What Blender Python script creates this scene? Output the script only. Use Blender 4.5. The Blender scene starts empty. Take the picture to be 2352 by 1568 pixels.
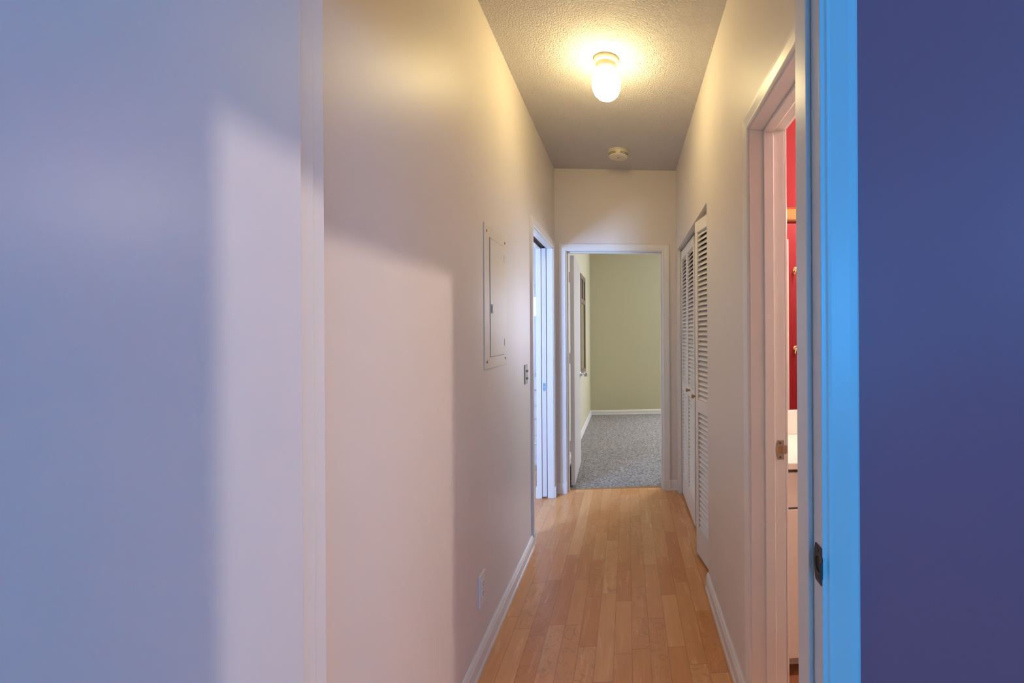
import bpy, bmesh, math, random
from mathutils import Vector, Matrix
random.seed(7)
S = bpy.context.scene
COL = S.collection

# ---------------------------------------------------------------- camera
F_PX, PPX, PPY, W_PX, H_PX = 1045.0, 1516.2, 759.36, 2352.0, 1568.0
YAW, ROLL, EYE = 0.07152, 0.00576, 1.3674
r = Vector((math.cos(YAW), -math.sin(YAW), 0)); d = Vector((math.sin(YAW), math.cos(YAW), 0)); u = Vector((0, 0, 1))
r2 = r*math.cos(ROLL) - u*math.sin(ROLL); u2 = u*math.cos(ROLL) + r*math.sin(ROLL)
cam = bpy.data.cameras.new('camera'); co = bpy.data.objects.new('camera', cam); COL.objects.link(co)
cam.sensor_width = 36.0; cam.sensor_fit = 'HORIZONTAL'; cam.lens = F_PX*36.0/W_PX
cam.shift_x = (W_PX/2 - PPX)/W_PX; cam.shift_y = (PPY - H_PX/2)/W_PX
cam.clip_start = 0.02; cam.clip_end = 60
m4 = Matrix((r2, u2, -d)).transposed().to_4x4(); m4.translation = Vector((0, 0, EYE)); co.matrix_world = m4
S.camera = co

# ---------------------------------------------------------------- view + world
S.view_settings.view_transform = 'Standard'; S.view_settings.look = 'None'
S.view_settings.gamma = 1.0; S.view_settings.use_curve_mapping = False
S.view_settings.exposure = 0.12
wd = bpy.data.worlds.new('world'); S.world = wd; wd.use_nodes = True
wd.node_tree.nodes['Background'].inputs[0].default_value = (0.55, 0.75, 1.0, 1)
wd.node_tree.nodes['Background'].inputs[1].default_value = 1.0

# ---------------------------------------------------------------- daylight through the windows of each room, plus an added side fill
def area(name, loc, size, size_y, direction, color, power):
    l = bpy.data.lights.new(name, 'AREA'); l.shape = 'RECTANGLE'; l.size = size; l.size_y = size_y
    l.color = color; l.energy = power
    o = bpy.data.objects.new(name, l); COL.objects.link(o); o.location = loc
    o.rotation_euler = Vector(direction).to_track_quat('-Z', 'Y').to_euler(); return o
HALL_W = 42.0       # emission strength of the hall globe
BATH_W = 24.0
area('added_bedroom_side_fill', (2.32, -0.45, 1.85), 1.2, 0.8, (-1, 0, -0.05), (0.02, 0.36, 1.0), 10)  # added weak blue fill from the right, no window known there
area('bedroom_rear_window_daylight', (1.30, -2.94, 1.50), 1.7, 1.2, (0, 1, 0), (0.028, 0.345, 1.0), 68)
area('side_room_window_daylight', (-2.22, 1.45, 1.45), 0.80, 1.2, (1, 0.55, 0), (0.30, 0.54, 1.0), 158)
area('far_room_window_daylight', (2.10, 7.42, 1.45), 0.85, 1.3, (-0.35, -1, -0.1), (0.70, 0.76, 1.0), 114)

# ---------------------------------------------------------------- dimensions
XL, XR, D, C = -0.610, 0.421, 3.888, 2.74
XL2 = -0.740                    # far face of the left hall wall
XR2 = 0.541                     # bathroom / closet face of the right hall wall
YN0, YN1 = 0.718, 0.812         # wall with the bedroom doorway
JL, JR = -0.513, 0.308          # bedroom doorway jamb faces
HEAD = 2.045
BY0, BY1 = 0.825, 1.534         # bathroom doorway
CY0, CY1 = 2.385, 3.79          # closet opening
PY0, PY1 = 2.985, 3.785         # pocket doorway
DX0, DX1 = -0.512, 0.297        # far doorway
DY1 = 4.003
MY = 2.22                       # bathroom mirror wall
FARY = 7.46

# ---------------------------------------------------------------- materials
def new_mat(name):
    m = bpy.data.materials.new(name); m.use_nodes = True
    return m, m.node_tree, m.node_tree.nodes['Principled BSDF']
def N(nt, t, **kw):
    n = nt.nodes.new(t)
    for k, v in kw.items():
        if k in n.inputs: n.inputs[k].default_value = v
        else: setattr(n, k, v)
    return n
def paint(name, col, rough=0.5, bump=0.15, scale=260.0, dist=0.0006, spec=0.5, vary=0.02):
    m, nt, b = new_mat(name)
    tc = N(nt, 'ShaderNodeTexCoord')
    no = N(nt, 'ShaderNodeTexNoise', Scale=scale, Detail=3.0)
    nt.links.new(tc.outputs['Object'], no.inputs['Vector'])
    bu = N(nt, 'ShaderNodeBump', Strength=bump, Distance=dist)
    nt.links.new(no.outputs['Fac'], bu.inputs['Height']); nt.links.new(bu.outputs['Normal'], b.inputs['Normal'])
    n2 = N(nt, 'ShaderNodeTexNoise', Scale=3.0, Detail=3.0); nt.links.new(tc.outputs['Object'], n2.inputs['Vector'])
    mx = N(nt, 'ShaderNodeMix', data_type='RGBA')
    mx.inputs[6].default_value = (*[c*(1-vary) for c in col], 1); mx.inputs[7].default_value = (*[min(1, c*(1+vary)) for c in col], 1)
    nt.links.new(n2.outputs['Fac'], mx.inputs[0]); nt.links.new(mx.outputs[2], b.inputs['Base Color'])
    b.inputs['Roughness'].default_value = rough; b.inputs['Specular IOR Level'].default_value = spec
    return m
def metal(name, col, rough=0.3):
    m, nt, b = new_mat(name)
    tc = N(nt, 'ShaderNodeTexCoord'); no = N(nt, 'ShaderNodeTexNoise', Scale=60.0, Detail=4.0)
    nt.links.new(tc.outputs['Object'], no.inputs['Vector'])
    mr = N(nt, 'ShaderNodeMapRange'); mr.inputs[3].default_value = rough*0.8; mr.inputs[4].default_value = rough*1.3
    nt.links.new(no.outputs['Fac'], mr.inputs[0]); nt.links.new(mr.outputs[0], b.inputs['Roughness'])
    b.inputs['Base Color'].default_value = (*col, 1); b.inputs['Metallic'].default_value = 1.0
    return m
def emit(name, col, strength):
    m, nt, b = new_mat(name)
    b.inputs['Base Color'].default_value = (0.9, 0.9, 0.9, 1)
    b.inputs['Emission Color'].default_value = (*col, 1); b.inputs['Emission Strength'].default_value = strength
    return m

M = {}
M['wall'] = paint('cream_wall_paint', (0.80, 0.73, 0.67), 0.42, 0.25, 180, 0.0008)
M['far_wall'] = paint('pale_yellow_wall_paint', (0.62, 0.57, 0.38), 0.55, 0.2, 180, 0.0008)
M['navy'] = paint('dark_blue_wall_paint', (0.64, 0.15, 0.18), 0.45, 0.25, 180, 0.0008)
M['red'] = paint('red_wall_paint', (0.28, 0.010, 0.016), 0.4, 0.25, 120, 0.001, vary=0.06)
M['white'] = paint('white_trim_paint', (0.85, 0.82, 0.77), 0.32, 0.08, 90, 0.0004)
M['door'] = paint('semi_gloss_door_paint', (0.80, 0.76, 0.72), 0.30, 0.06, 60, 0.0004)
M['louver'] = paint('off_white_louver_paint', (0.88, 0.83, 0.77), 0.4, 0.05, 90, 0.0003)
M['dark'] = paint('dark_void', (0.03, 0.025, 0.02), 0.8)  # near-black colour, in slots and holes painted in place of their shade
M['track'] = paint('brown_track_wood', (0.10, 0.055, 0.035), 0.6)
M['counter'] = paint('glossy_white_countertop', (0.86, 0.82, 0.76), 0.15, 0.02)
M['vanity'] = paint('white_vanity_laminate', (0.88, 0.82, 0.74), 0.35, 0.03)
M['ivory'] = paint('ivory_plastic', (0.78, 0.71, 0.56), 0.35, 0.02)
M['almond'] = paint('almond_plastic', (0.42, 0.39, 0.30), 0.4, 0.02)
M['plate'] = paint('painted_plate', (0.80, 0.72, 0.60), 0.35, 0.05)
M['chrome'] = metal('chrome', (0.8, 0.82, 0.85), 0.12)
M['satin'] = metal('reflection_tinted_steel', (0.22, 0.40, 0.62), 0.5)  # blue reflection on the chrome pull is put into the base colour
M['nickel'] = metal('worn_nickel', (0.42, 0.36, 0.30), 0.35)
M['bronze'] = metal('dark_bronze', (0.13, 0.09, 0.07), 0.4)
M['brass'] = metal('aged_brass', (0.75, 0.52, 0.25), 0.22)
M['mirror'] = metal('mirror_glass', (0.92, 0.92, 0.92), 0.01)
M['mirror'].node_tree.links.clear(); 
_nt = M['mirror'].node_tree; _nt.links.new(_nt.nodes['Principled BSDF'].outputs[0], _nt.nodes['Material Output'].inputs[0])
_nt.nodes['Principled BSDF'].inputs['Roughness'].default_value = 0.01
M['frame'] = paint('brown_mirror_frame_wood', (0.20, 0.13, 0.075), 0.5, 0.3, 40, 0.001, vary=0.2)
M['oak'] = paint('golden_oak', (0.50, 0.27, 0.10), 0.25, 0.1, 50, 0.0005, vary=0.15)
M['tilefloor'] = paint('brown_vinyl_floor', (0.30, 0.12, 0.05), 0.45, 0.1, 50, 0.0005, vary=0.2)
M['globe'] = emit('lit_opal_globe', (1.0, 0.785, 0.375), HALL_W)
M['bathbulb'] = emit('lit_bathroom_bulb', (1.0, 0.84, 0.74), BATH_W*58)
M['vanbulb'] = emit('lit_vanity_bulb', (1.0, 0.90, 0.75), BATH_W*1.8)
M['pane'] = emit('daylit_window_pane', (0.35, 0.6, 1.0), 0.5)
M['pane_bright'] = emit('bright_window_pane', (0.85, 0.95, 1.0), 3.0)
M['knobwood'] = paint('tan_wooden_knob', (0.48, 0.30, 0.14), 0.4)

def ceiling_mat():
    m, nt, b = new_mat('popcorn_ceiling')
    tc = N(nt, 'ShaderNodeTexCoord')
    a = N(nt, 'ShaderNodeTexNoise', Scale=112.0, Detail=4.0, Roughness=0.65)
    v = N(nt, 'ShaderNodeTexVoronoi', Scale=125.0)
    nt.links.new(tc.outputs['Object'], a.inputs['Vector']); nt.links.new(tc.outputs['Object'], v.inputs['Vector'])
    s = N(nt, 'ShaderNodeMath', operation='SUBTRACT'); nt.links.new(a.outputs['Fac'], s.inputs[0])
    q = N(nt, 'ShaderNodeMath', operation='MULTIPLY'); q.inputs[1].default_value = 0.45
    nt.links.new(v.outputs['Distance'], q.inputs[0]); nt.links.new(q.outputs[0], s.inputs[1])
    bu = N(nt, 'ShaderNodeBump', Strength=1.0, Distance=0.016)
    nt.links.new(s.outputs[0], bu.inputs['Height']); nt.links.new(bu.outputs['Normal'], b.inputs['Normal'])
    b.inputs['Base Color'].default_value = (0.90, 0.86, 0.85, 1); b.inputs['Roughness'].default_value = 0.9
    return m
M['ceiling'] = ceiling_mat()

def carpet_mat():
    m, nt, b = new_mat('grey_speckled_carpet')
    tc = N(nt, 'ShaderNodeTexCoord')
    a = N(nt, 'ShaderNodeTexNoise', Scale=70.0, Detail=5.0, Roughness=0.7); nt.links.new(tc.outputs['Object'], a.inputs['Vector'])
    cr = N(nt, 'ShaderNodeValToRGB'); e = cr.color_ramp.elements
    e[0].position = 0.36; e[0].color = (0.12, 0.105, 0.09, 1); e[1].position = 0.62; e[1].color = (0.55, 0.51, 0.46, 1)
    nt.links.new(a.outputs['Fac'], cr.inputs[0]); nt.links.new(cr.outputs[0], b.inputs['Base Color'])
    bu = N(nt, 'ShaderNodeBump', Strength=0.8, Distance=0.01); nt.links.new(a.outputs['Fac'], bu.inputs['Height'])
    nt.links.new(bu.outputs['Normal'], b.inputs['Normal']); b.inputs['Roughness'].default_value = 0.95
    b.inputs['Specular IOR Level'].default_value = 0.1
    return m
M['carpet'] = carpet_mat()

def wood_floor():
    m, nt, b = new_mat('maple_plank_floor'); L = nt.links.new
    def math_(op, a, bb=None, c=None):
        n = N(nt, 'ShaderNodeMath', operation=op)
        for i, x in enumerate((a, bb, c)):
            if x is None: continue
            if isinstance(x, (int, float)): n.inputs[i].default_value = x
            else: L(x, n.inputs[i])
        return n.outputs[0]
    tc = N(nt, 'ShaderNodeTexCoord'); sp = N(nt, 'ShaderNodeSeparateXYZ'); L(tc.outputs['Object'], sp.inputs[0])
    X, Y = sp.outputs[0], sp.outputs[1]
    PW = 0.0771
    xs = math_('DIVIDE', math_('ADD', X, 0.528 + PW*60), PW)
    colI = math_('FLOOR', xs); fx = math_('FRACT', xs)
    w1 = N(nt, 'ShaderNodeTexWhiteNoise', noise_dimensions='1D'); L(colI, w1.inputs['W'])
    w2 = N(nt, 'ShaderNodeTexWhiteNoise', noise_dimensions='1D'); L(math_('ADD', colI, 91.3), w2.inputs['W'])
    ln = math_('MULTIPLY_ADD', w1.outputs['Value'], 0.32, 0.36)
    ys = math_('DIVIDE', math_('ADD', Y, math_('MULTIPLY_ADD', w2.outputs['Value'], 3.0, 20.0)), ln)
    # irregular board ends: wobble boards in pairs
    rowI = math_('FLOOR', ys); fy = math_('FRACT', ys)
    cb = N(nt, 'ShaderNodeCombineXYZ'); L(colI, cb.inputs[0]); L(rowI, cb.inputs[1])
    wn = N(nt, 'ShaderNodeTexWhiteNoise', noise_dimensions='2D'); L(cb.outputs[0], wn.inputs['Vector'])
    rnd = wn.outputs['Value']
    # grain
    off = math_('MULTIPLY', rnd, 37.0)
    gv = N(nt, 'ShaderNodeCombineXYZ'); L(math_('ADD', math_('MULTIPLY', X, 30.0), off), gv.inputs[0]); L(math_('MULTIPLY', Y, 2.6), gv.inputs[1]); L(off, gv.inputs[2])
    g = N(nt, 'ShaderNodeTexNoise', Scale=1.0, Detail=6.0, Roughness=0.6); g.inputs['Distortion'].default_value = 0.8; L(gv.outputs[0], g.inputs['Vector'])
    # wavy cathedral figure on part of the boards
    fv = N(nt, 'ShaderNodeCombineXYZ'); L(math_('ADD', math_('MULTIPLY', X, 5.0), off), fv.inputs[0]); L(math_('MULTIPLY', Y, 5.0), fv.inputs[1]); L(off, fv.inputs[2])
    f1 = N(nt, 'ShaderNodeTexNoise', Scale=1.6, Detail=2.5, Roughness=0.5); f1.inputs['Distortion'].default_value = 1.0; L(fv.outputs[0], f1.inputs['Vector'])
    rings = math_('FRACT', math_('MULTIPLY', f1.outputs['Fac'], 9.0))
    ringl = math_('POWER', rings, 9.0)
    w3 = N(nt, 'ShaderNodeTexWhiteNoise', noise_dimensions='1D'); L(math_('MULTIPLY', off, 3.1), w3.inputs['W'])
    figmask = math_('MULTIPLY', math_('GREATER_THAN', w3.outputs['Value'], 0.45), 0.40)
    fig = math_('MULTIPLY', ringl, figmask)
    cr = N(nt, 'ShaderNodeValToRGB'); el = cr.color_ramp.elements
    el[0].position = 0.0; el[0].color = (0.70, 0.29, 0.10, 1); el[1].position = 1.0; el[1].color = (0.88, 0.47, 0.21, 1)
    mid = el.new(0.5); mid.color = (0.79, 0.38, 0.15, 1)
    tone = math_('ADD', math_('MULTIPLY', rnd, 0.75), math_('MULTIPLY', math_('SUBTRACT', g.outputs['Fac'], 0.5), 0.9))
    L(math_('ADD', tone, 0.12), cr.inputs[0])
    dk = N(nt, 'ShaderNodeMix', data_type='RGBA'); L(fig, dk.inputs[0]); L(cr.outputs[0], dk.inputs[6]); dk.inputs[7].default_value = (0.27, 0.11, 0.045, 1)
    ex = math_('MINIMUM', fx, math_('SUBTRACT', 1.0, fx)); ey = math_('MULTIPLY', math_('MINIMUM', fy, math_('SUBTRACT', 1.0, fy)), math_('DIVIDE', ln, PW))
    seam = math_('LESS_THAN', math_('MINIMUM', ex, ey), 0.011)
    sm = N(nt, 'ShaderNodeMix', data_type='RGBA'); L(math_('MULTIPLY', seam, 0.62), sm.inputs[0]); L(dk.outputs[2], sm.inputs[6]); sm.inputs[7].default_value = (0.13, 0.05, 0.022, 1)
    # small dark knots
    kn = N(nt, 'ShaderNodeTexVoronoi', Scale=2.3); L(tc.outputs['Object'], kn.inputs['Vector'])
    kd = math_('LESS_THAN', kn.outputs['Distance'], 0.011)
    k2 = N(nt, 'ShaderNodeMix', data_type='RGBA'); L(math_('MULTIPLY', kd, 0.8), k2.inputs[0]); L(sm.outputs[2], k2.inputs[6]); k2.inputs[7].default_value = (0.08, 0.035, 0.02, 1)
    L(k2.outputs[2], b.inputs['Base Color'])
    bu = N(nt, 'ShaderNodeBump', Strength=0.2, Distance=0.001)
    hh = math_('SUBTRACT', math_('MULTIPLY', g.outputs['Fac'], 0.25), seam); L(hh, bu.inputs['Height']); L(bu.outputs['Normal'], b.inputs['Normal'])
    L(math_('MULTIPLY_ADD', g.outputs['Fac'], 0.12, 0.20), b.inputs['Roughness'])
    return m
M['floor'] = wood_floor()

# ---------------------------------------------------------------- mesh helpers
def box(bm, x0, x1, y0, y1, z0, z1):
    v = [bm.verts.new(p) for p in ((x0,y0,z0),(x1,y0,z0),(x1,y1,z0),(x0,y1,z0),(x0,y0,z1),(x1,y0,z1),(x1,y1,z1),(x0,y1,z1))]
    for f in ((3,2,1,0),(4,5,6,7),(0,1,5,4),(1,2,6,5),(2,3,7,6),(3,0,4,7)): bm.faces.new([v[i] for i in f])
    return v
def lathe(bm, prof, centre=(0,0,0), axis='Z', seg=32, caps=True):
    """prof: list of (radius, height along axis)"""
    c = Vector(centre); rings = []
    for rad, h in prof:
        ring = []
        for k in range(seg):
            a = 2*math.pi*k/seg; p, q = rad*math.cos(a), rad*math.sin(a)
            if axis == 'Z': P = (p, q, h)
            elif axis == 'X': P = (h, p, q)
            else: P = (q, h, p)
            ring.append(bm.verts.new(c + Vector(P)))
        rings.append(ring)
    for A, B in zip(rings, rings[1:]):
        for k in range(seg): bm.faces.new((A[k], A[(k+1) % seg], B[(k+1) % seg], B[k]))
    if caps:
        bm.faces.new(list(reversed(rings[0]))); bm.faces.new(rings[-1])
def tube(bm, pts, rad, seg=10):
    prev = None; pts = [Vector(p) for p in pts]
    for i, p in enumerate(pts):
        t = (pts[min(i+1, len(pts)-1)] - pts[max(i-1, 0)]).normalized()
        a = t.orthogonal().normalized() if prev is None else (pa - t*pa.dot(t)).normalized()
        pa = a; bb = t.cross(a); rr = rad[i] if isinstance(rad, (list, tuple)) else rad
        ring = [bm.verts.new(p + (a*math.cos(2*math.pi*k/seg) + bb*math.sin(2*math.pi*k/seg))*rr) for k in range(seg)]
        if prev:
            for k in range(seg): bm.faces.new((prev[k], prev[(k+1) % seg], ring[(k+1) % seg], ring[k]))
        else: bm.faces.new(list(reversed(ring)))
        prev = ring
    bm.faces.new(prev)
def sphere(bm, c, rad, sx=1, sy=1, sz=1):
    res = bmesh.ops.create_uvsphere(bm, u_segments=24, v_segments=16, radius=rad)
    for v in res['verts']: v.co = Vector((v.co.x*sx, v.co.y*sy, v.co.z*sz)) + Vector(c)
def extrude_poly(bm, pts, axis, a0, a1):
    """closed 2D polygon pts swept along an axis; order of pts coordinates = the two other axes in xyz order"""
    def P(p, a):
        return {'X': (a, p[0], p[1]), 'Y': (p[0], a, p[1]), 'Z': (p[0], p[1], a)}[axis]
    A = [bm.verts.new(P(p, a0)) for p in pts]; B = [bm.verts.new(P(p, a1)) for p in pts]; n = len(pts)
    for i in range(n): bm.faces.new((A[i], A[(i+1) % n], B[(i+1) % n], B[i]))
    bm.faces.new(list(reversed(A))); bm.faces.new(B)
def obj(name, bm, mat, parent=None, bevel=0.0, smooth=False, kind=None, loc=None):
    bmesh.ops.recalc_face_normals(bm, faces=bm.faces[:])
    me = bpy.data.meshes.new(name); bm.to_mesh(me); bm.free(); me.materials.append(M[mat])
    o = bpy.data.objects.new(name, me); COL.objects.link(o)
    if parent is not None: o.parent = parent
    if loc: o.location = loc
    if bevel:
        b = o.modifiers.new('bevel', 'BEVEL'); b.width = bevel; b.segments = 2; b.limit_method = 'ANGLE'
    if smooth:
        for p in me.polygons: p.use_smooth = True
        if smooth == 'auto':
            for e in me.polygons: pass
    if kind: o['kind'] = kind
    return o
def BM(): return bmesh.new()
def part(name, mat, boxes, parent=None, bevel=0.0, kind=None):
    bm = BM()
    for b in boxes: box(bm, *b)
    return obj(name, bm, mat, parent, bevel, kind=kind)
def thing(name, label, cat, group=None, loc=(0, 0, 0)):
    o = bpy.data.objects.new(name, None); COL.objects.link(o); o.location = loc; o.empty_display_size = 0.1
    if label: o['label'] = label
    if cat: o['category'] = cat
    if group: o['group'] = group
    return o
def sthing(name, label=None, cat=None, loc=(0, 0, 0)):
    o = thing(name, label, cat, None, loc); o['kind'] = 'structure'; return o
def tag(o, label, cat, group=None):
    o['label'] = label; o['category'] = cat
    if group: o['group'] = group
    return o
def st(o, label, cat): o['kind'] = 'structure'; return tag(o, label, cat)
def smooth_angle(o, ang=40):
    for p in o.data.polygons: p.use_smooth = True
    o.data.set_sharp_from_angle(angle=math.radians(ang))
def smallest_tube(*a): pass

CAS = [(0, 0), (0, 0.006), (0.006, 0.009), (0.012, 0.0085), (0.040, 0.011), (0.052, 0.011), (0.057, 0.008), (0.057, 0)]   # (outward, proud)
def casing(mapf, a0, a1, top, parent, reveal=0.005, z0=0.0, sides='LTR', scale=1.0, name='casing'):
    """casing swept around an opening from a0 to a1; mapf(a, z, proud) -> xyz"""
    bm = BM(); a0 -= reveal; a1 += reveal; top += reveal
    cols = []
    path = []
    if 'L' in sides: path.append(lambda w: (a0-w, z0))
    path.append(lambda w: ((a0-w) if 'L' in sides else a0, top+w)); path.append(lambda w: ((a1+w) if 'R' in sides else a1, top+w))
    if 'R' in sides: path.append(lambda w: (a1+w, z0))
    for f in path: cols.append([bm.verts.new(mapf(*f(w*1.0), t*scale)) for w, t in CAS])
    n = len(CAS)
    for A, B in zip(cols, cols[1:]):
        for i in range(n): bm.faces.new((A[i], A[(i+1) % n], B[(i+1) % n], B[i]))
    bm.faces.new(cols[0]); bm.faces.new(list(reversed(cols[-1])))
    return obj(name, bm, 'white', parent)

# ================================================================ ROOM SHELL
st(part('floor', 'floor', [(XL2, XR2, YN1, DY1-0.012, -0.05, 0), (-2.3, XL2, YN1, 5.3, -0.05, 0)]), 'maple plank floor running down the hallway', 'floor')
st(part('floor_bedroom', 'floor', [(-2.3, 2.4, -3.1, YN1, -0.05, 0)]), 'plank floor of the room in front of the hallway', 'floor')
st(part('floor_bathroom', 'tilefloor', [(XR2, 2.6, YN1, 2.385, -0.05, 0)]), 'brown bathroom floor behind the red-lit doorway', 'floor')
st(part('floor_closet', 'floor', [(XR2, 1.2, 2.385, DY1-0.1, -0.05, 0)]), 'plank floor inside the louvred closet', 'floor')
st(part('floor_carpet', 'carpet', [(-0.72, 2.7, DY1-0.012, 7.6, -0.05, 0.006)]), 'grey speckled carpet of the far room', 'floor')
st(part('ceiling', 'ceiling', [(XL2, XR2, YN1, DY1, C, C+0.08)]), 'textured popcorn ceiling of the hallway', 'ceiling')
st(part('ceiling_bedroom', 'white', [(-2.3, 2.4, -3.1, YN1, C, C+0.08)]), 'ceiling of the near bedroom', 'ceiling')
st(part('ceiling_side_room', 'white', [(-2.3, XL2, YN1, 5.3, C, C+0.08)]), 'white ceiling of the side room', 'ceiling')
st(part('ceiling_bathroom', 'white', [(XR2, 2.6, YN1, DY1, C, C+0.08)]), 'ceiling of the bathroom and closet', 'ceiling')
st(part('ceiling_far_room', 'white', [(-0.72, 2.7, DY1, 7.6, C, C+0.08)]), 'ceiling of the carpeted far room', 'ceiling')

# hall walls
hx = HEAD + 0.02
st(part('wall_left', 'wall', [(XL2, XL, YN1, PY0-0.02, 0, C), (XL2, XL, PY0-0.02, PY1+0.02, hx, C),
        (XL-0.045, XL, PY1+0.02, D, 0, C), (XL2, XL2+0.04, PY1+0.02, 5.3, 0, C)]), 'cream left wall of the hallway', 'wall')
st(part('wall_right', 'wall', [(XR, XR2, BY1+0.02, CY0, 0, C), (XR, XR2, YN1, BY1+0.02, HEAD+0.03, C),
        (XR, XR2, CY0, CY1, 2.045, C), (XR, XR2, CY1, D, 0, C), (XR, XR2, YN1, BY0-0.012, 0, HEAD+0.03)]), 'cream right wall of the hallway', 'wall')
st(part('wall_back', 'wall', [(XL2+0.04, DX0-0.02, D, DY1-0.006, 0, C), (DX1+0.02, XR2, D, DY1-0.006, 0, C), (DX0-0.02, DX1+0.02, D, DY1-0.006, HEAD+0.02, C)]), 'cream end wall of the hallway around the far doorway', 'wall')
# bedroom wall with the doorway: hall side cream, bedroom side dark blue
st(part('wall_front', 'wall', [(XL2, JL-0.02, YN0+0.05, YN1, 0, C), (JR+0.02, XR2, YN0+0.05, YN1, 0, C), (JL-0.02, JR+0.02, YN0+0.05, YN1, HEAD+0.02, C)]), 'hall side of the wall around the nearest doorway', 'wall')
st(part('wall_bedroom', 'navy', [(-2.3, JL-0.02, YN0, YN0+0.05, 0, C), (JR+0.02, 2.4, YN0, YN0+0.05, 0, C), (JL-0.02, JR+0.02, YN0, YN0+0.05, HEAD+0.02, C)]), 'dark blue wall to the right of the nearest doorway', 'wall')
wx0, wx1, wz0, wz1 = 0.4, 2.2, 0.8, 2.1
st(part('wall_bedroom_rear', 'far_wall', [(-2.3, 2.4, -3.1, -3.0, 0, wz0), (-2.3, 2.4, -3.1, -3.0, wz1, C), (-2.3, wx0, -3.1, -3.0, wz0, wz1), (wx1, 2.4, -3.1, -3.0, wz0, wz1)]), 'bedroom wall behind the viewpoint', 'wall')
st(part('wall_bedroom_left', 'far_wall', [(-2.4, -2.3, -3.1, YN0, 0, C)]), 'left wall of the near bedroom', 'wall')
st(part('wall_bedroom_right', 'navy', [(2.4, 2.5, -3.1, YN0+0.05, 0, 1.35), (2.4, 2.5, -3.1, YN0+0.05, 2.35, C), (2.4, 2.5, -3.1, -1.15, 1.35, 2.35), (2.4, 2.5, 0.25, YN0+0.05, 1.35, 2.35)]), 'right wall of the near bedroom', 'wall')
# bathroom
st(part('wall_bathroom_mirror', 'red', [(XR2, 2.6, MY, 2.385, 0, C)]), 'red bathroom wall above the vanity mirror', 'wall')
st(part('wall_bathroom_near', 'red', [(XR2, 2.6, YN0+0.05, YN1+0.006, 0, C)]), 'red bathroom wall seen only in the vanity mirror', 'wall')
st(part('wall_bathroom_right', 'white', [(2.6, 2.7, YN1, 2.385, 0, C)]), 'right wall of the bathroom', 'wall')
st(part('wall_bathroom_left', 'white', [(XR2, XR2+0.006, BY1+0.075, MY, 0, C), (XR2, XR2+0.006, YN1+0.006, BY1+0.075, HEAD+0.09, C)]), 'bathroom side of the hallway wall', 'wall')
# closet
st(part('wall_closet', 'wall', [(1.15, 1.2, 2.385, DY1-0.1, 0, C), (XR2, 1.2, DY1-0.1, DY1-0.006, 0, C)]), 'inside walls of the louvred closet', 'wall')
# side room (through the pocket doorway)
st(part('wall_side_room_left', 'white', [(-2.3, -2.24, YN1, 5.3, 0, 0.8), (-2.3, -2.24, YN1, 5.3, 2.1, C), (-2.3, -2.24, YN1, 1.02, 0.8, 2.1), (-2.3, -2.24, 1.88, 5.3, 0.8, 2.1)]), 'white outer wall of the side room', 'wall')
st(part('wall_side_room_back', 'white', [(-2.3, XL2, 5.2, 5.3, 0, 1.50), (-2.3, XL2, 5.2, 5.3, 1.80, C), (-2.3, -1.35, 5.2, 5.3, 1.50, 1.80), (-0.96, XL2, 5.2, 5.3, 1.50, 1.80)]), 'white wall at the end of the side room', 'wall')
# far room
st(part('wall_far_room_left', 'far_wall', [(-0.706, -0.606, 4.003, 7.56, 0, C)]), 'pale wall of the far room behind the open door', 'wall')
st(part('wall_far_room_back', 'far_wall', [(-0.606, 1.65, FARY, 7.56, 0, C), (2.55, 2.6, FARY, 7.56, 0, C), (1.65, 2.55, FARY, 7.56, 0, 0.8), (1.65, 2.55, FARY, 7.56, 2.15, C)]), 'pale yellow-green back wall of the far room', 'wall')
st(part('wall_far_room_right', 'far_wall', [(2.6, 2.7, 4.0, 7.56, 0, C)]), 'right wall of the far room', 'wall')
st(part('wall_far_room_front', 'far_wall', [(-0.606, DX0-0.02, DY1-0.006, DY1, 0, C), (DX1+0.02, 2.6, DY1-0.006, DY1, 0, C), (DX0-0.02, DX1+0.02, DY1-0.006, DY1, HEAD+0.02, C), (XR2, 2.6, DY1-0.1, DY1-0.006, 0, C)]), 'far room side of the hallway end wall', 'wall')

# windows (daylight openings)
def window(name, label, plane, a0, a1, z0, z1, pos, thick=0.06, cross=True, pane='pane'):
    w = sthing(name, label, 'window')
    def mk(a, b, c, dd, t0, t1):
        return (a, b, pos+t0, pos+t1, c, dd) if plane == 'Y' else (pos+t0, pos+t1, a, b, c, dd)
    fw = 0.045; B = [mk(a0, a1, z0, z0+fw, 0, thick), mk(a0, a1, z1-fw, z1, 0, thick), mk(a0, a0+fw, z0+fw, z1-fw, 0, thick), mk(a1-fw, a1, z0+fw, z1-fw, 0, thick)]
    if cross: B.append(mk((a0+a1)/2-0.012, (a0+a1)/2+0.012, z0+fw, z1-fw, thick*0.3, thick*0.7))
    part('window_frame', 'white', B, w, 0.002)
    if pane: part('pane', pane, [mk(a0+fw, a1-fw, z0+fw, z1-fw, thick*0.45, thick*0.55)], w)
    return w
window('window_1', 'small bright window seen through the pocket doorway', 'Y', -1.35, -0.96, 1.50, 1.80, 5.22, cross=False, pane='pane_bright')
window('window_2', 'bedroom window behind the viewpoint', 'Y', wx0, wx1, wz0, wz1, -3.08)
window('window_3', 'side room window lighting the pocket doorway', 'X', 1.02, 1.88, 0.8, 2.1, -2.29, thick=0.04)
window('window_4', 'far room window beyond the right side of the doorway', 'Y', 1.65, 2.55, 0.8, 2.15, 7.50)
window('added_window_5', 'added unseen bedroom window to the right of the viewpoint', 'X', -1.15, 0.25, 1.35, 2.35, 2.42)  # unseen window added to go with the blue side fill

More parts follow.
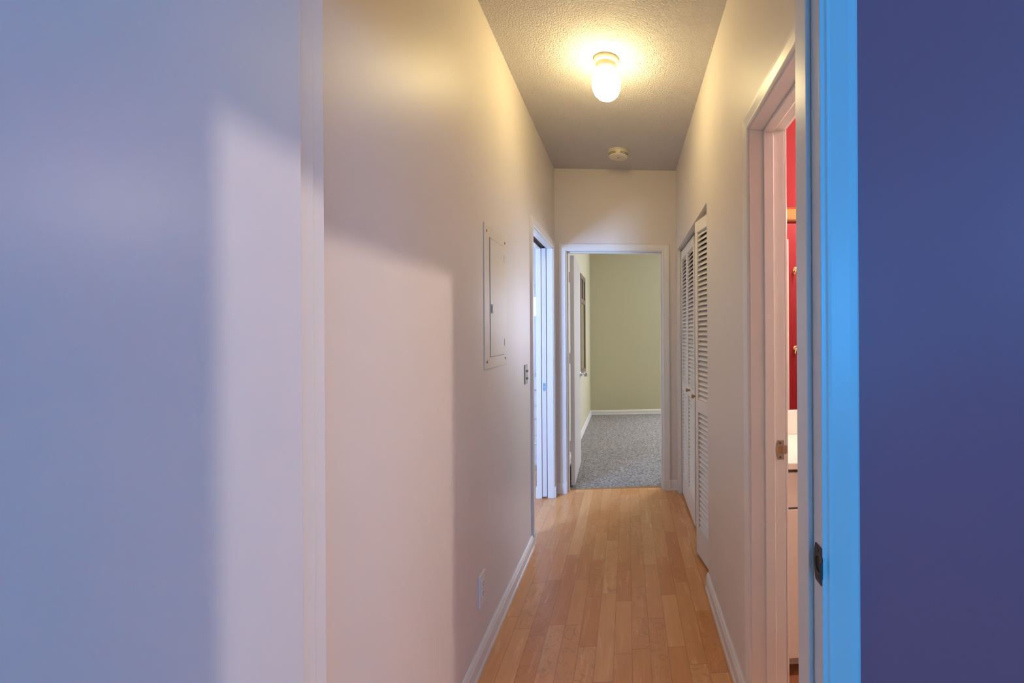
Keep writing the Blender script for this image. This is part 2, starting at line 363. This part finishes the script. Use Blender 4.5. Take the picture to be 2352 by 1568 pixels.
# ================================================================ BASEBOARDS
def baseboard(name, label, mapf, a0, a1, h=0.088, t=0.014):
    prof = [(0, 0), (t+0.004, 0), (t+0.004, 0.012), (t, 0.020), (t, h-0.024), (t-0.003, h-0.018), (t-0.0045, h-0.008), (t-0.010, h), (0, h)]
    bm = BM(); A = [bm.verts.new(mapf(a0, z, p)) for p, z in prof]; B = [bm.verts.new(mapf(a1, z, p)) for p, z in prof]; n = len(prof)
    for i in range(n): bm.faces.new((A[i], A[(i+1) % n], B[(i+1) % n], B[i]))
    bm.faces.new(list(reversed(A))); bm.faces.new(B)
    return st(obj(name, bm, 'white'), label, 'baseboard')
mL = lambda a, z, t: (XL+t, a, z)
mR = lambda a, z, t: (XR-t, a, z)
mB = lambda a, z, t: (a, D-t, z)
baseboard('baseboard_left', 'white baseboard along the left hallway wall', mL, YN1+0.001, PY0-0.062)
baseboard('baseboard_right', 'white baseboard along the right hallway wall', mR, BY1+0.062, CY0)
baseboard('baseboard_left_corner', 'short white baseboard between the pocket doorway and far corner', mL, PY1+0.062, D-0.001, t=0.010)
baseboard('baseboard_back_left', 'stub of baseboard left of the far doorway', mB, XL+0.015, DX0-0.062, t=0.010)
baseboard('baseboard_back_right', 'stub of baseboard right of the far doorway', mB, DX1+0.062, XR-0.001, t=0.010)
baseboard('baseboard_far_room_back', 'white baseboard on the back wall of the carpeted room', lambda a, z, t: (a, FARY-t, z+0.006), -0.606, 2.6, h=0.075)
baseboard('baseboard_far_room_left', 'white baseboard on the left wall of the carpeted room', lambda a, z, t: (-0.606+t, a, z+0.006), 4.01, FARY-0.02, h=0.075)

# ================================================================ DOOR FRAMES
def strike_plate(parent, mat, origin, along, normal, h=0.060, w=0.028, label=None, lip=0.014, lipturn=1.0):
    """plate: origin = lip side mid height on jamb face; along = dir away from the lip; normal = out of jamb"""
    o = Vector(origin); A = Vector(along); Nn = Vector(normal); Z = Vector((0, 0, 1)); t = 0.0018
    bm = BM()
    def P(a, z, n): return bm.verts.new(o + A*a + Z*z + Nn*n)
    # outline of the plate with a D shaped latch hole
    seg = 12; hole = [(0.006, -0.0125), (0.006, 0.0125)] + [(0.012+0.009*math.sin(math.pi*k/seg), 0.0125*math.cos(math.pi*k/seg)) for k in range(seg+1)]
    rim = [(0, -h/2), (0, h/2)] + [(w*(0.2+0.8*min(1, 2.2*k/seg)) if k < seg/2 else w*(0.2+0.8*min(1, 2.2*(seg-k)/seg)), h/2 if k < seg/2 and k/seg < .36 else (-h/2 if k/seg > .64 else h/2*(1-2*(k/seg-.36)/.28))) for k in range(seg+1)]
    for nn in (0.0004, t):
        pass
    H0 = [P(a, z, t) for a, z in hole]; R0 = [P(a, z, t) for a, z in rim]; R1 = [P(a, z, 0) for a, z in rim]; H1 = [P(a, z, 0) for a, z in hole]; n = len(hole)
    for i in range(n):
        j = (i+1) % n
        bm.faces.new((H0[i], H0[j], R0[j], R0[i])); bm.faces.new((R0[i], R0[j], R1[j], R1[i])); bm.faces.new((H0[j], H0[i], H1[i], H1[j]))
    # curved lip
    prev = None
    for k in range(6):
        s = k/5; a = -lip*s; nn = t + (-0.006*s*s)*lipturn
        cur = [P(a, -0.016+0.003*s, nn), P(a, 0.016-0.003*s, nn), P(a, 0.016-0.003*s, nn-t), P(a, -0.016+0.003*s, nn-t)]
        if prev:
            for i in range(4): bm.faces.new((prev[i], prev[(i+1) % 4], cur[(i+1) % 4], cur[i]))
        else: bm.faces.new(list(reversed(cur)))
        prev = cur
    bm.faces.new(prev)
    p = obj('strike_plate', bm, mat, parent)
    if label: p['label'] = label
    # flat sheet closing the hole, the dark one painted as shade; screw heads
    bm = BM(); vs = [bm.verts.new(o + A*a + Z*z + Nn*0.0006) for a, z in hole]; bm.faces.new(vs)
    obj('latch_hole', bm, 'dark' if mat != 'nickel' else 'oak', p)
    for sgn in (-1, 1):
        bm = BM(); c = o + A*(w*0.45) + Z*(sgn*h*0.37) + Nn*t
        ax = 'X' if abs(Nn.x) > 0.5 else 'Y'; s_ = Nn.x if ax == 'X' else Nn.y
        lathe(bm, [(0.0035, 0), (0.0035, 0.0006*s_), (0.0015, 0.0008*s_)], c, ax, 12); obj('screw', bm, 'bronze', p)
    return p

# --- nearest doorway (bedroom)
tr = sthing('trim_1', 'white frame of the nearest doorway with its dark strike plate', 'door frame')
part('jamb', 'white', [(JL-0.02, JL, YN0-0.012, YN1, 0, HEAD), (JR, JR+0.02, YN0-0.012, YN1, 0, HEAD), (JL-0.02, JR+0.02, YN0-0.012, YN1, HEAD, HEAD+0.02)], tr, 0.0015)
part('stop', 'white', [(JL, JL+0.009, 0.7397, 0.773, 0, HEAD-0.009), (JR-0.009, JR, 0.7397, 0.773, 0, HEAD-0.009), (JL, JR, 0.7397, 0.773, HEAD-0.009, HEAD)], tr, 0.0018)
casing(lambda a, z, t: (a, YN0-t*1.6, z), JL, JR, HEAD, tr, reveal=0.005)
casing(lambda a, z, t: (a, YN1+t, z), JL, JR, HEAD, tr, reveal=0.006, name='casing')
strike_plate(tr, 'bronze', (JR, 0.697+0.010, 0.988), (0, 1, 0), (-1, 0, 0), label='dark bronze strike plate', lip=0.017, lipturn=-1.5)

# --- bathroom doorway
tr = sthing('trim_2', 'white frame of the bathroom doorway on the right wall', 'door frame')
BH = 2.055
part('jamb', 'white', [(XR-0.001, XR2+0.001, BY1, BY1+0.018, 0, BH), (XR-0.001, XR2+0.001, BY0-0.012, BY0, 0, BH), (XR-0.001, XR2+0.001, BY0-0.012, BY1+0.018, BH, BH+0.018)], tr, 0.0015)
part('stop', 'white', [(0.468, 0.502, BY1-0.010, BY1, 0, BH-0.010), (0.468, 0.502, BY0, BY0+0.010, 0, BH-0.010), (0.468, 0.502, BY0, BY1, BH-0.010, BH)], tr, 0.002)
casing(lambda a, z, t: (XR-t, a, z), BY0+0.03, BY1, BH, tr, sides='TR')
casing(lambda a, z, t: (XR2+0.004+t, a, z), BY0+0.03, BY1, BH, tr, sides='TR')
strike_plate(tr, 'nickel', (0.535, BY1, 0.955), (-1, 0, 0), (0, -1, 0), h=0.066, w=0.029, label='worn nickel strike plate', lip=0.014)

# --- pocket doorway
tr = sthing('trim_3', 'white split frame of the pocket doorway on the left wall', 'door frame')
part('jamb', 'white', [(XL-0.050, XL+0.001, PY1, PY1+0.018, 0, HEAD), (XL2-0.001, XL2+0.034, PY1, PY1+0.018, 0, HEAD), (XL2-0.001, XL+0.001, PY0-0.018, PY0, 0, HEAD),
     (XL-0.050, XL+0.001, PY0-0.018, PY1+0.018, HEAD, HEAD+0.018), (XL2-0.001, XL2+0.034, PY0-0.018, PY1+0.018, HEAD, HEAD+0.018)], tr, 0.002)
t_ = part('track', 'track', [(XL2+0.034, XL-0.050, PY0, PY1, HEAD+0.0165, HEAD+0.0185), (XL2+0.033, XL2+0.0365, PY0, PY1, HEAD+0.0005, HEAD+0.0165)], tr); t_['label'] = 'dark brown sliding track'
casing(lambda a, z, t: (XL+t*1.2, a, z), PY0, PY1, HEAD, tr)
casing(lambda a, z, t: (XL2-t, a, z), PY0, PY1, HEAD, tr)
part('plinth', 'white', [(XL, XL+0.016, PY1+0.004, PY1+0.064, 0, 0.09), (XL, XL+0.016, PY0-0.064, PY0-0.004, 0, 0.09), (XL2-0.016, XL2, PY1+0.004, PY1+0.064, 0, 0.09)], tr, 0.002)

# --- far doorway
tr = sthing('trim_4', 'white frame of the doorway at the end of the hallway', 'door frame')
part('jamb', 'white', [(DX0-0.02, DX0, D-0.001, DY1+0.001, 0, HEAD), (DX1, DX1+0.02, D-0.001, DY1+0.001, 0, HEAD), (DX0-0.02, DX1+0.02, D-0.001, DY1+0.001, HEAD, HEAD+0.02)], tr, 0.0015)
part('stop', 'white', [(DX0, DX0+0.010, D+0.04, D+0.078, 0, HEAD-0.01), (DX1-0.010, DX1, D+0.04, D+0.078, 0, HEAD-0.01), (DX0, DX1, D+0.04, D+0.078, HEAD-0.01, HEAD)], tr, 0.002)
casing(lambda a, z, t: (a, D-t*1.2, z), DX0, DX1, HEAD, tr)
casing(lambda a, z, t: (a, DY1+t, z), DX0, DX1, HEAD, tr)
part('plinth', 'white', [(DX0-0.064, DX0-0.004, D-0.017, D, 0, 0.09), (DX1+0.004, DX1+0.064, D-0.017, D, 0, 0.09)], tr, 0.002)
part('threshold', 'oak', [(DX0, DX1, DY1-0.03, DY1-0.004, 0, 0.004)], tr, 0.001)

# ================================================================ DOORS
def knob(parent, centre, axis, sgn, mat='chrome', s=1.0, name='door_knob', cyl=False):
    bm = BM()
    if cyl: prof = [(0.030, 0), (0.030, 0.004), (0.026, 0.007), (0.012, 0.010), (0.010, 0.028), (0.012, 0.034), (0.022, 0.038), (0.0245, 0.040), (0.0245, 0.064), (0.022, 0.067)]
    else: prof = [(0.031, 0), (0.031, 0.004), (0.026, 0.008), (0.012, 0.011), (0.011, 0.028), (0.020, 0.036), (0.026, 0.044), (0.027, 0.052), (0.023, 0.062), (0.012, 0.067)]
    lathe(bm, [(a*s, b*s*sgn) for a, b in prof], centre, axis, 32)
    o = obj(name, bm, mat, parent); smooth_angle(o); return o

# near open door: flat slab standing 90 degrees open on the left
dr = sthing('door_1', 'flat white door standing wide open at the left edge', 'door')
part('door_panel', 'door', [(-0.508, -0.473, -0.112, 0.699, 0.012, HEAD-0.004)], dr, 0.0015)
for z in (0.25, 1.05, 1.82):
    bm = BM(); lathe(bm, [(0.006, -0.045), (0.006, 0.045)], (-0.517, 0.698, z), 'Z', 14); obj('hinge', bm, 'bronze', dr)
knob(dr, (-0.473, -0.052, 0.96), 'X', 1, 'bronze', name='door_knob')
# bathroom door: open against the near red wall, only seen in the mirror
dr = sthing('door_2', 'white bathroom door seen folded back in the vanity mirror', 'door', loc=(XR2+0.012, BY0+0.004, 0))
dr.rotation_euler = (0, 0, math.radians(20))
part('door_panel', 'door', [(0.004, 0.706, -0.0175, 0.0175, 0.012, BH-0.005)], dr, 0.0015)
knob(dr, (0.645, 0.0175, 0.937), 'Y', 1, 'chrome')
# pocket door: slid into the wall, leading edge and pull showing
dr = sthing('door_3', 'white pocket door slid into the left wall, edge showing', 'door')
part('door_panel', 'door', [(XL-0.092, XL-0.056, PY1+0.004, PY1+0.09, 0.012, HEAD+0.006)], dr, 0.002)
pl = part('edge_pull', 'satin', [(XL-0.084, XL-0.064, PY1+0.0015, PY1+0.006, 0.88, 0.945)], dr, 0.001)
bm = BM(); tube(bm, [(XL-0.080, PY1+0.000, 0.925), (XL-0.074, PY1-0.004, 0.930), (XL-0.068, PY1+0.000, 0.921), (XL-0.074, PY1-0.003, 0.905), (XL-0.079, PY1, 0.893)], 0.002, 8); obj('pull_lever', bm, 'chrome', pl)
# far door: opens into the carpeted room
dr = sthing('door_4', 'white door opened into the carpeted far room', 'door', loc=(DX0+0.012, DY1+0.030, 0.0))
dr.rotation_euler = (0, 0, math.radians(1.6))
part('door_panel', 'door', [(0.000, 0.034, 0.0, 0.72, 0.016, HEAD-0.012)], dr, 0.0015)
knob(dr, (0.034, 0.655, 0.930), 'X', 1, 'chrome', 1.05, cyl=True)
for z in (0.36, 1.13, 1.84):
    bm = BM(); lathe(bm, [(0.006, -0.045), (0.0065, -0.045), (0.0065, 0.045), (0.004, 0.048)], (-0.006, -0.004, z), 'Z', 14); box(bm, -0.006, 0.003, -0.0015, 0.0, z-0.045, z+0.045)
    h = obj('hinge', bm, 'white', dr)
bm = BM(); box(bm, -0.0005, 0.001, 0.012, 0.03, 0.94, 1.01); obj('door_wedge', bm, 'dark', dr)

# ---------------------------------------------------------------- louvred bifold closet doors
def louver_panel(parent, p0, p1, z0=0.022, z1=2.022, name='louvered_panel'):
    """p0 far end, p1 near end of the hall-side face, both (x, y)"""
    a = Vector((p0[0], p0[1], 0)); b = Vector((p1[0], p1[1], 0)); L = (b-a).length; ax = (b-a)/L
    nrm = Vector((ax.y, -ax.x, 0))
    if nrm.x > 0: nrm = -nrm                   # towards the hall
    T = 0.028; st_ = 0.040
    def W(s, z, n): return a + ax*s + nrm*(n-0) + Vector((0, 0, z))
    def bx(bm, s0, s1, za, zb, n0=-T, n1=0.0):
        v = [bm.verts.new(W(s, z, n)) for s, n, z in ((s0,n0,za),(s1,n0,za),(s1,n1,za),(s0,n1,za),(s0,n0,zb),(s1,n0,zb),(s1,n1,zb),(s0,n1,zb))]
        for f in ((3,2,1,0),(4,5,6,7),(0,1,5,4),(1,2,6,5),(2,3,7,6),(3,0,4,7)): bm.faces.new([v[i] for i in f])
    bm = BM(); g = 0.0015
    bx(bm, g, st_, z0, z1); bx(bm, L-st_, L-g, z0, z1)
    bx(bm, st_, L-st_, z0, 0.185); bx(bm, st_, L-st_, 0.880, 0.955); bx(bm, st_, L-st_, 1.955, z1)
    fr = obj(name, bm, 'louver', parent, 0.0015)
    for nm, za, zb in (('lower_louvers', 0.185, 0.880), ('upper_louvers', 0.955, 1.955)):
        bm = BM(); pitch = 0.0290; n = int(round((zb-za)/pitch)); pitch = (zb-za)/n
        for i in range(n):
            zc = za + (i+0.5)*pitch
            # slat slopes down towards the hall, rounded nose
            cs = [(-0.0265, 0.0155), (-0.0245, 0.0178), (-0.0035, -0.0095), (-0.0030, -0.0125), (-0.0055, -0.0140), (-0.0270, 0.0120)]
            A = [bm.verts.new(W(st_-0.002, zc+z, nn)) for nn, z in cs]; B = [bm.verts.new(W(L-st_+0.002, zc+z, nn)) for nn, z in cs]; k = len(cs)
            for j in range(k): bm.faces.new((A[j], A[(j+1) % k], B[(j+1) % k], B[j]))
            bm.faces.new(A); bm.faces.new(list(reversed(B)))
        obj(nm, bm, 'louver', fr)
    return fr, W, L
def bifold(name, label, pts, knob_panel, knob_s):
    b = sthing(name, label, 'closet door')
    for i in range(2):
        fr, W, L = louver_panel(b, pts[i], pts[i+1])
        if i == knob_panel:
            c = W(L*knob_s, 0.93, 0.0); bm = BM()
            lathe(bm, [(0.008, 0.0), (0.007, -0.010), (0.009, -0.014), (0.0145, -0.019), (0.015, -0.024), (0.009, -0.029)], c, 'X', 20)
            k = obj('knob', bm, 'knobwood', fr); smooth_angle(k)
    return b
bifold('door_5', 'far pair of white louvred closet panels, standing closed', [(0.450, CY1-0.008), (0.452, 3.445), (0.456, 3.095)], 1, 0.35)
bifold('door_6', 'near pair of white louvred closet panels, folded slightly out', [(0.462, 3.088), (0.412, 2.742), (0.468, 2.398)], 0, 0.25)
tr = sthing('trim_5', 'metal track and corner trim around the louvred closet opening', 'trim')
part('track', 'almond', [(0.452, 0.484, CY0, CY1, 2.032, 2.045)], tr)
part('corner_trim', 'white', [(XR-0.003, 0.447, CY1-0.004, CY1+0.012, 0, 2.045)], tr, 0.001)

# ================================================================ HALL FIXTURES
# ceiling light
lx, ly = -0.100, 2.315
t = thing('ceiling_light', 'lit round opal globe lamp on the hallway ceiling', 'ceiling light', loc=(lx, ly, C))
bm = BM(); lathe(bm, [(0.064, 0.0), (0.066, -0.006), (0.064, -0.016), (0.054, -0.024), (0.046, -0.027)], (0, 0, 0), 'Z', 40); o = obj('canopy', bm, 'ivory', t); smooth_angle(o, 50); o['label'] = 'cream metal canopy'
bm = BM(); lathe(bm, [(0.050, -0.022), (0.051, -0.024), (0.050, -0.050), (0.046, -0.052)], (0, 0, 0), 'Z', 40); o = obj('globe_holder', bm, 'ivory', t); smooth_angle(o, 50)
for a in (200, 320, 80):
    a = math.radians(a); c = (0.050*math.cos(a), 0.050*math.sin(a), -0.040); bm = BM(); sphere(bm, (c[0]*1.08, c[1]*1.08, c[2]), 0.004); o = obj('screw', bm, 'brass', t); smooth_angle(o)
bm = BM(); lathe(bm, [(0.040, -0.052), (0.045, -0.060), (0.060, -0.075), (0.070, -0.098), (0.073, -0.125), (0.070, -0.150), (0.060, -0.175), (0.043, -0.192), (0.022, -0.202), (0.004, -0.205)], (0, 0, 0), 'Z', 40); o = obj('globe', bm, 'globe', t); smooth_angle(o, 80)
# smoke detector
t = thing('smoke_detector', 'cream round smoke detector on the ceiling near the end wall', 'smoke detector', loc=(-0.063, 3.49, C))
bm = BM(); lathe(bm, [(0.078, 0.0), (0.080, -0.004), (0.080, -0.012), (0.076, -0.014), (0.076, -0.018), (0.073, -0.044), (0.066, -0.050), (0.050, -0.053)], (0, 0, 0), 'Z', 48); o = obj('housing', bm, 'ivory', t); smooth_angle(o, 40)
for zi, zz in enumerate((-0.028, -0.037)):
    for c0 in (225, 315):
        bm = BM(); pv = None; rr = 0.0762 - zi*0.0015
        for k in range(9):
            a = math.radians(c0 - 32 + 64*k/8)
            cur = [bm.verts.new((q*math.cos(a), q*math.sin(a), zz+dz)) for q, dz in ((rr-0.004, -0.0014), (rr, -0.0014), (rr, 0.0014), (rr-0.004, 0.0014))]
            if pv:
                for i in range(4): bm.faces.new((pv[i], pv[(i+1) % 4], cur[(i+1) % 4], cur[i]))
            else: bm.faces.new(cur)
            pv = cur
        bm.faces.new(pv); obj('vent_slot', bm, 'dark', t)
bm = BM(); sphere(bm, (0.0, -0.010, -0.054), 0.004); obj('test_button', bm, 'dark', t)
# electrical panel
t = thing('electrical_panel', 'flush breaker panel cover painted like the left wall', 'electrical panel', loc=(XL, 1.985, 1.205))
PW_, PH_ = 0.352, 0.632
part('cover', 'plate', [(0, 0.004, 0, PW_, 0, PH_)], t, 0.0025)
dn = part('panel_door', 'plate', [(0.004, 0.0068, 0.075, 0.300, 0.052, 0.578)], t, 0.0008)
part('latch', 'almond', [(0.0068, 0.0095, 0.082, 0.108, 0.245, 0.285)], dn, 0.001)
part('latch_tab', 'plate', [(0.0095, 0.0125, 0.088, 0.096, 0.250, 0.280)], dn, 0.001)
part('door_gap_shade', 'bronze', [(0.0039, 0.0047, 0.0725, 0.075, 0.050, 0.580), (0.0039, 0.0047, 0.075, 0.300, 0.0498, 0.052), (0.0039, 0.0047, 0.075, 0.300, 0.578, 0.5802)], t)  # dark strips painted as the shade around the panel door
for z in (0.11, 0.52): part('hinge', 'plate', [(0.0045, 0.009, 0.297, 0.304, z-0.018, z+0.018)], t, 0.001)
for y, z in ((0.030, 0.032), (0.322, 0.032), (0.030, 0.600), (0.322, 0.600)):
    bm = BM(); lathe(bm, [(0.006, 0.004), (0.006, 0.006), (0.003, 0.0072)], (0, y, z), 'X', 14); o = obj('screw', bm, 'nickel', t)
# light switch
t = thing('light_switch', 'almond double switch plate beside the pocket doorway', 'light switch', loc=(XL, 2.775, 1.112))
o = part('cover_plate', 'almond', [(0, 0.006, -0.035, 0.035, -0.058, 0.058)], t, 0.0025)
for z in (-0.022, 0.022): part('toggle', 'almond', [(0.006, 0.015, -0.006, 0.006, z-0.010, z+0.004)], t, 0.001)
for z in (-0.048, 0.048):
    bm = BM(); lathe(bm, [(0.003, 0.006), (0.003, 0.0068)], (0, 0, z), 'X', 10); obj('screw', bm, 'nickel', t)
# outlet
t = thing('wall_outlet', 'white duplex outlet low on the left wall above the baseboard', 'outlet', loc=(XL, 1.930, 0.306))
part('cover_plate', 'white', [(0, 0.0065, -0.035, 0.035, -0.064, 0.064)], t, 0.002)
for z in (-0.020, 0.020):
    bm = BM(); lathe(bm, [(0.0165, 0.0064), (0.0165, 0.0085), (0.015, 0.0092)], (0, 0, z), 'X', 24); s_ = obj('socket', bm, 'white', t)
    for y in (-0.006, 0.006): part('slot', 'dark', [(0.0088, 0.0096, y-0.0012, y+0.0012, z-0.001, z+0.008)], s_)
    bm = BM(); lathe(bm, [(0.0022, 0.0088), (0.0022, 0.0096)], (0, 0, z-0.007), 'X', 10); obj('slot', bm, 'dark', s_)
bm = BM(); lathe(bm, [(0.003, 0.0064), (0.003, 0.0074)], (0, 0, 0), 'X', 10); obj('screw', bm, 'nickel', t)

# ================================================================ BATHROOM
VX0, VX1, VY = 0.556, 1.55, 1.750
t = thing('vanity_cabinet', 'white bathroom vanity cabinet under the counter', 'cabinet', loc=(VX0, VY, 0))
def rel(b): return (b[0]-VX0, b[1]-VX0, b[2]-VY, b[3]-VY, b[4], b[5])
part('body', 'vanity', [rel((VX0, VX1, VY+0.018, MY-0.001, 0.085, 0.822))], t)
part('toe_kick', 'vanity', [rel((VX0, VX1, VY+0.070, MY-0.001, 0, 0.085))], t)
part('gap_shade', 'track', [rel((VX0, VX1, VY+0.012, VY+0.018, 0.09, 0.822))], t)  # dark sheet behind the fronts, coloured as the shade between them
for i in range(3):
    a = VX0 + 0.0015 + i*0.331; b = a + 0.328
    part('drawer_front', 'vanity', [rel((a, b, VY, VY+0.017, 0.668, 0.806))], t, 0.002)
    dp = part('door', 'vanity', [rel((a, b, VY, VY+0.017, 0.074, 0.660))], t, 0.002)
t = thing('vanity_counter', 'glossy white counter with backsplash below the mirror', 'countertop', loc=(VX0-0.008, VY-0.020, 0.822))
part('counter_slab', 'counter', [(0, 1.01, 0, MY-0.001-VY+0.020, 0, 0.030)], t, 0.006)
part('backsplash', 'counter', [(0, 1.01, MY-VY-0.003, MY-0.001-VY+0.020, 0.030, 0.148)], t, 0.003)
bm = BM()
lathe(bm, [(0.20, 0.0305), (0.195, 0.036), (0.185, 0.036), (0.17, 0.031)], (0.55, 0.23, 0), 'Z', 40, caps=True); o = obj('basin_rim', bm, 'counter', t); smooth_angle(o)
t = thing('wall_mirror', 'frameless bathroom mirror reflecting the red wall', 'mirror', loc=(0.56, MY-0.006, 0.972))
part('mirror_glass', 'mirror', [(0, 1.0, 0, 0.005, 0, 0.925)], t)
for z_ in (-0.004, 0.915): part('edge_clip', 'chrome', [(0.46, 0.485, -0.002, 0.005, z_, z_+0.014)], t)
t = thing('vanity_light', 'golden oak light bar above the bathroom mirror', 'wall lamp', loc=(0.66, MY, 1.938))
part('backplate', 'oak', [(0, 0.86, -0.035, -0.001, -0.030, 0.030)], t, 0.003)
part('trim_strip', 'brass', [(0, 0.86, -0.038, -0.034, 0.024, 0.031), (0, 0.86, -0.038, -0.034, -0.031, -0.024)], t, 0.001)
for k in range(4):
    x = 0.36 + k*0.15
    bm = BM(); lathe(bm, [(0.030, -0.034), (0.030, -0.042), (0.020, -0.060), (0.019, -0.075)], (x, 0, 0), 'Y', 24); so = obj('socket', bm, 'brass', t); smooth_angle(so)
    bm = BM(); sphere(bm, (x, -0.112, 0), 0.040); o = obj('bulb', bm, 'vanbulb', t); smooth_angle(o)
t = thing('bathroom_ceiling_light', 'small ceiling lamp lighting the red bathroom', 'ceiling light', loc=(2.00, 1.368, C))
bm = BM(); lathe(bm, [(0.07, 0), (0.07, -0.015), (0.03, -0.022), (0.022, -0.034), (0.024, -0.040)], (0, 0, 0), 'Z', 28); o = obj('canopy', bm, 'ivory', t); smooth_angle(o)
bm = BM(); sphere(bm, (0, 0, -0.062), 0.042); o = obj('bulb', bm, 'bathbulb', t); smooth_angle(o)
for i, (z, lab) in enumerate(((1.856, 'upper brass robe hook on the red wall, seen in the mirror'), (1.219, 'lower brass robe hook on the red wall, seen in the mirror'))):
    t = thing('robe_hook', lab, 'hook', 'robe hooks on the red bathroom wall', loc=(1.362, YN1+0.006, z))
    bm = BM(); lathe(bm, [(0.022, 0), (0.022, 0.003), (0.012, 0.008)], (0, 0, 0), 'Y', 20); o = obj('rosette', bm, 'brass', t); smooth_angle(o)
    for s in (-1, 1):
        bm = BM(); tube(bm, [(0, 0.006, 0.0), (s*0.008, 0.022, -0.020), (s*0.018, 0.036, -0.045), (s*0.026, 0.044, -0.040), (s*0.030, 0.046, -0.024)], [0.005, 0.005, 0.0045, 0.004, 0.005]); o = obj('prong', bm, 'brass', t); smooth_angle(o, 60)

# ================================================================ FAR ROOM
t = thing('framed_mirror', 'tall brown framed mirror on the far room left wall', 'mirror', loc=(-0.606, 5.80, 0.80))
MW, MH = 0.64, 1.305
part('frame', 'frame', [(0, 0.022, 0, 0.055, 0, MH), (0, 0.022, MW-0.055, MW, 0, MH), (0, 0.022, 0.055, MW-0.055, 0, 0.06), (0, 0.022, 0.055, MW-0.055, MH-0.06, MH),
     (0, 0.022, 0.055, MW-0.055, MH-0.375, MH-0.315), (0, 0.022, MW/2-0.035, MW/2+0.035, MH-0.315, MH-0.06)], t, 0.003)
part('inset_panel', 'track', [(0, 0.010, 0.055, MW/2-0.035, MH-0.315, MH-0.06)], t); part('inset_panel', 'track', [(0, 0.010, MW/2+0.035, MW-0.055, MH-0.315, MH-0.06)], t)
part('mirror_glass', 'mirror', [(0, 0.010, 0.055, MW-0.055, 0.06, MH-0.375)], t)

# ================================================================ SIDE ROOM (sliver through the pocket doorway)
t = thing('base_cabinet', 'white low cabinet with chrome pull beyond the pocket doorway', 'cabinet', loc=(-1.45, 4.72, 0))
part('body', 'white', [(0, 0.66, 0.02, 0.478, 0, 0.90)], t, 0.003)
for z0_, z1_ in ((0.10, 0.30), (0.31, 0.60), (0.61, 0.88)):
    dd = part('drawer', 'white', [(0.01, 0.65, 0, 0.02, z0_, z1_)], t, 0.002)
    bm = BM(); tube(bm, [(0.36, -0.022, (z0_+z1_)/2+0.03), (0.60, -0.022, (z0_+z1_)/2+0.03)], 0.008, 12); obj('pull_bar', bm, 'chrome', dd)
t = thing('wall_cabinet', 'white wall cabinet above the small window of the side room', 'cabinet', loc=(-1.40, 4.90, 1.88))
part('body', 'white', [(0, 0.62, 0.02, 0.298, 0, 0.42)], t, 0.003)
dd = part('door', 'white', [(0.005, 0.305, 0, 0.02, 0.005, 0.415)], t, 0.002)
dd = part('door', 'white', [(0.315, 0.615, 0, 0.02, 0.005, 0.415)], t, 0.002)
bm = BM(); tube(bm, [(0.345, -0.016, 0.04), (0.345, -0.016, 0.14)], 0.005, 10); obj('pull_bar', bm, 'chrome', dd)
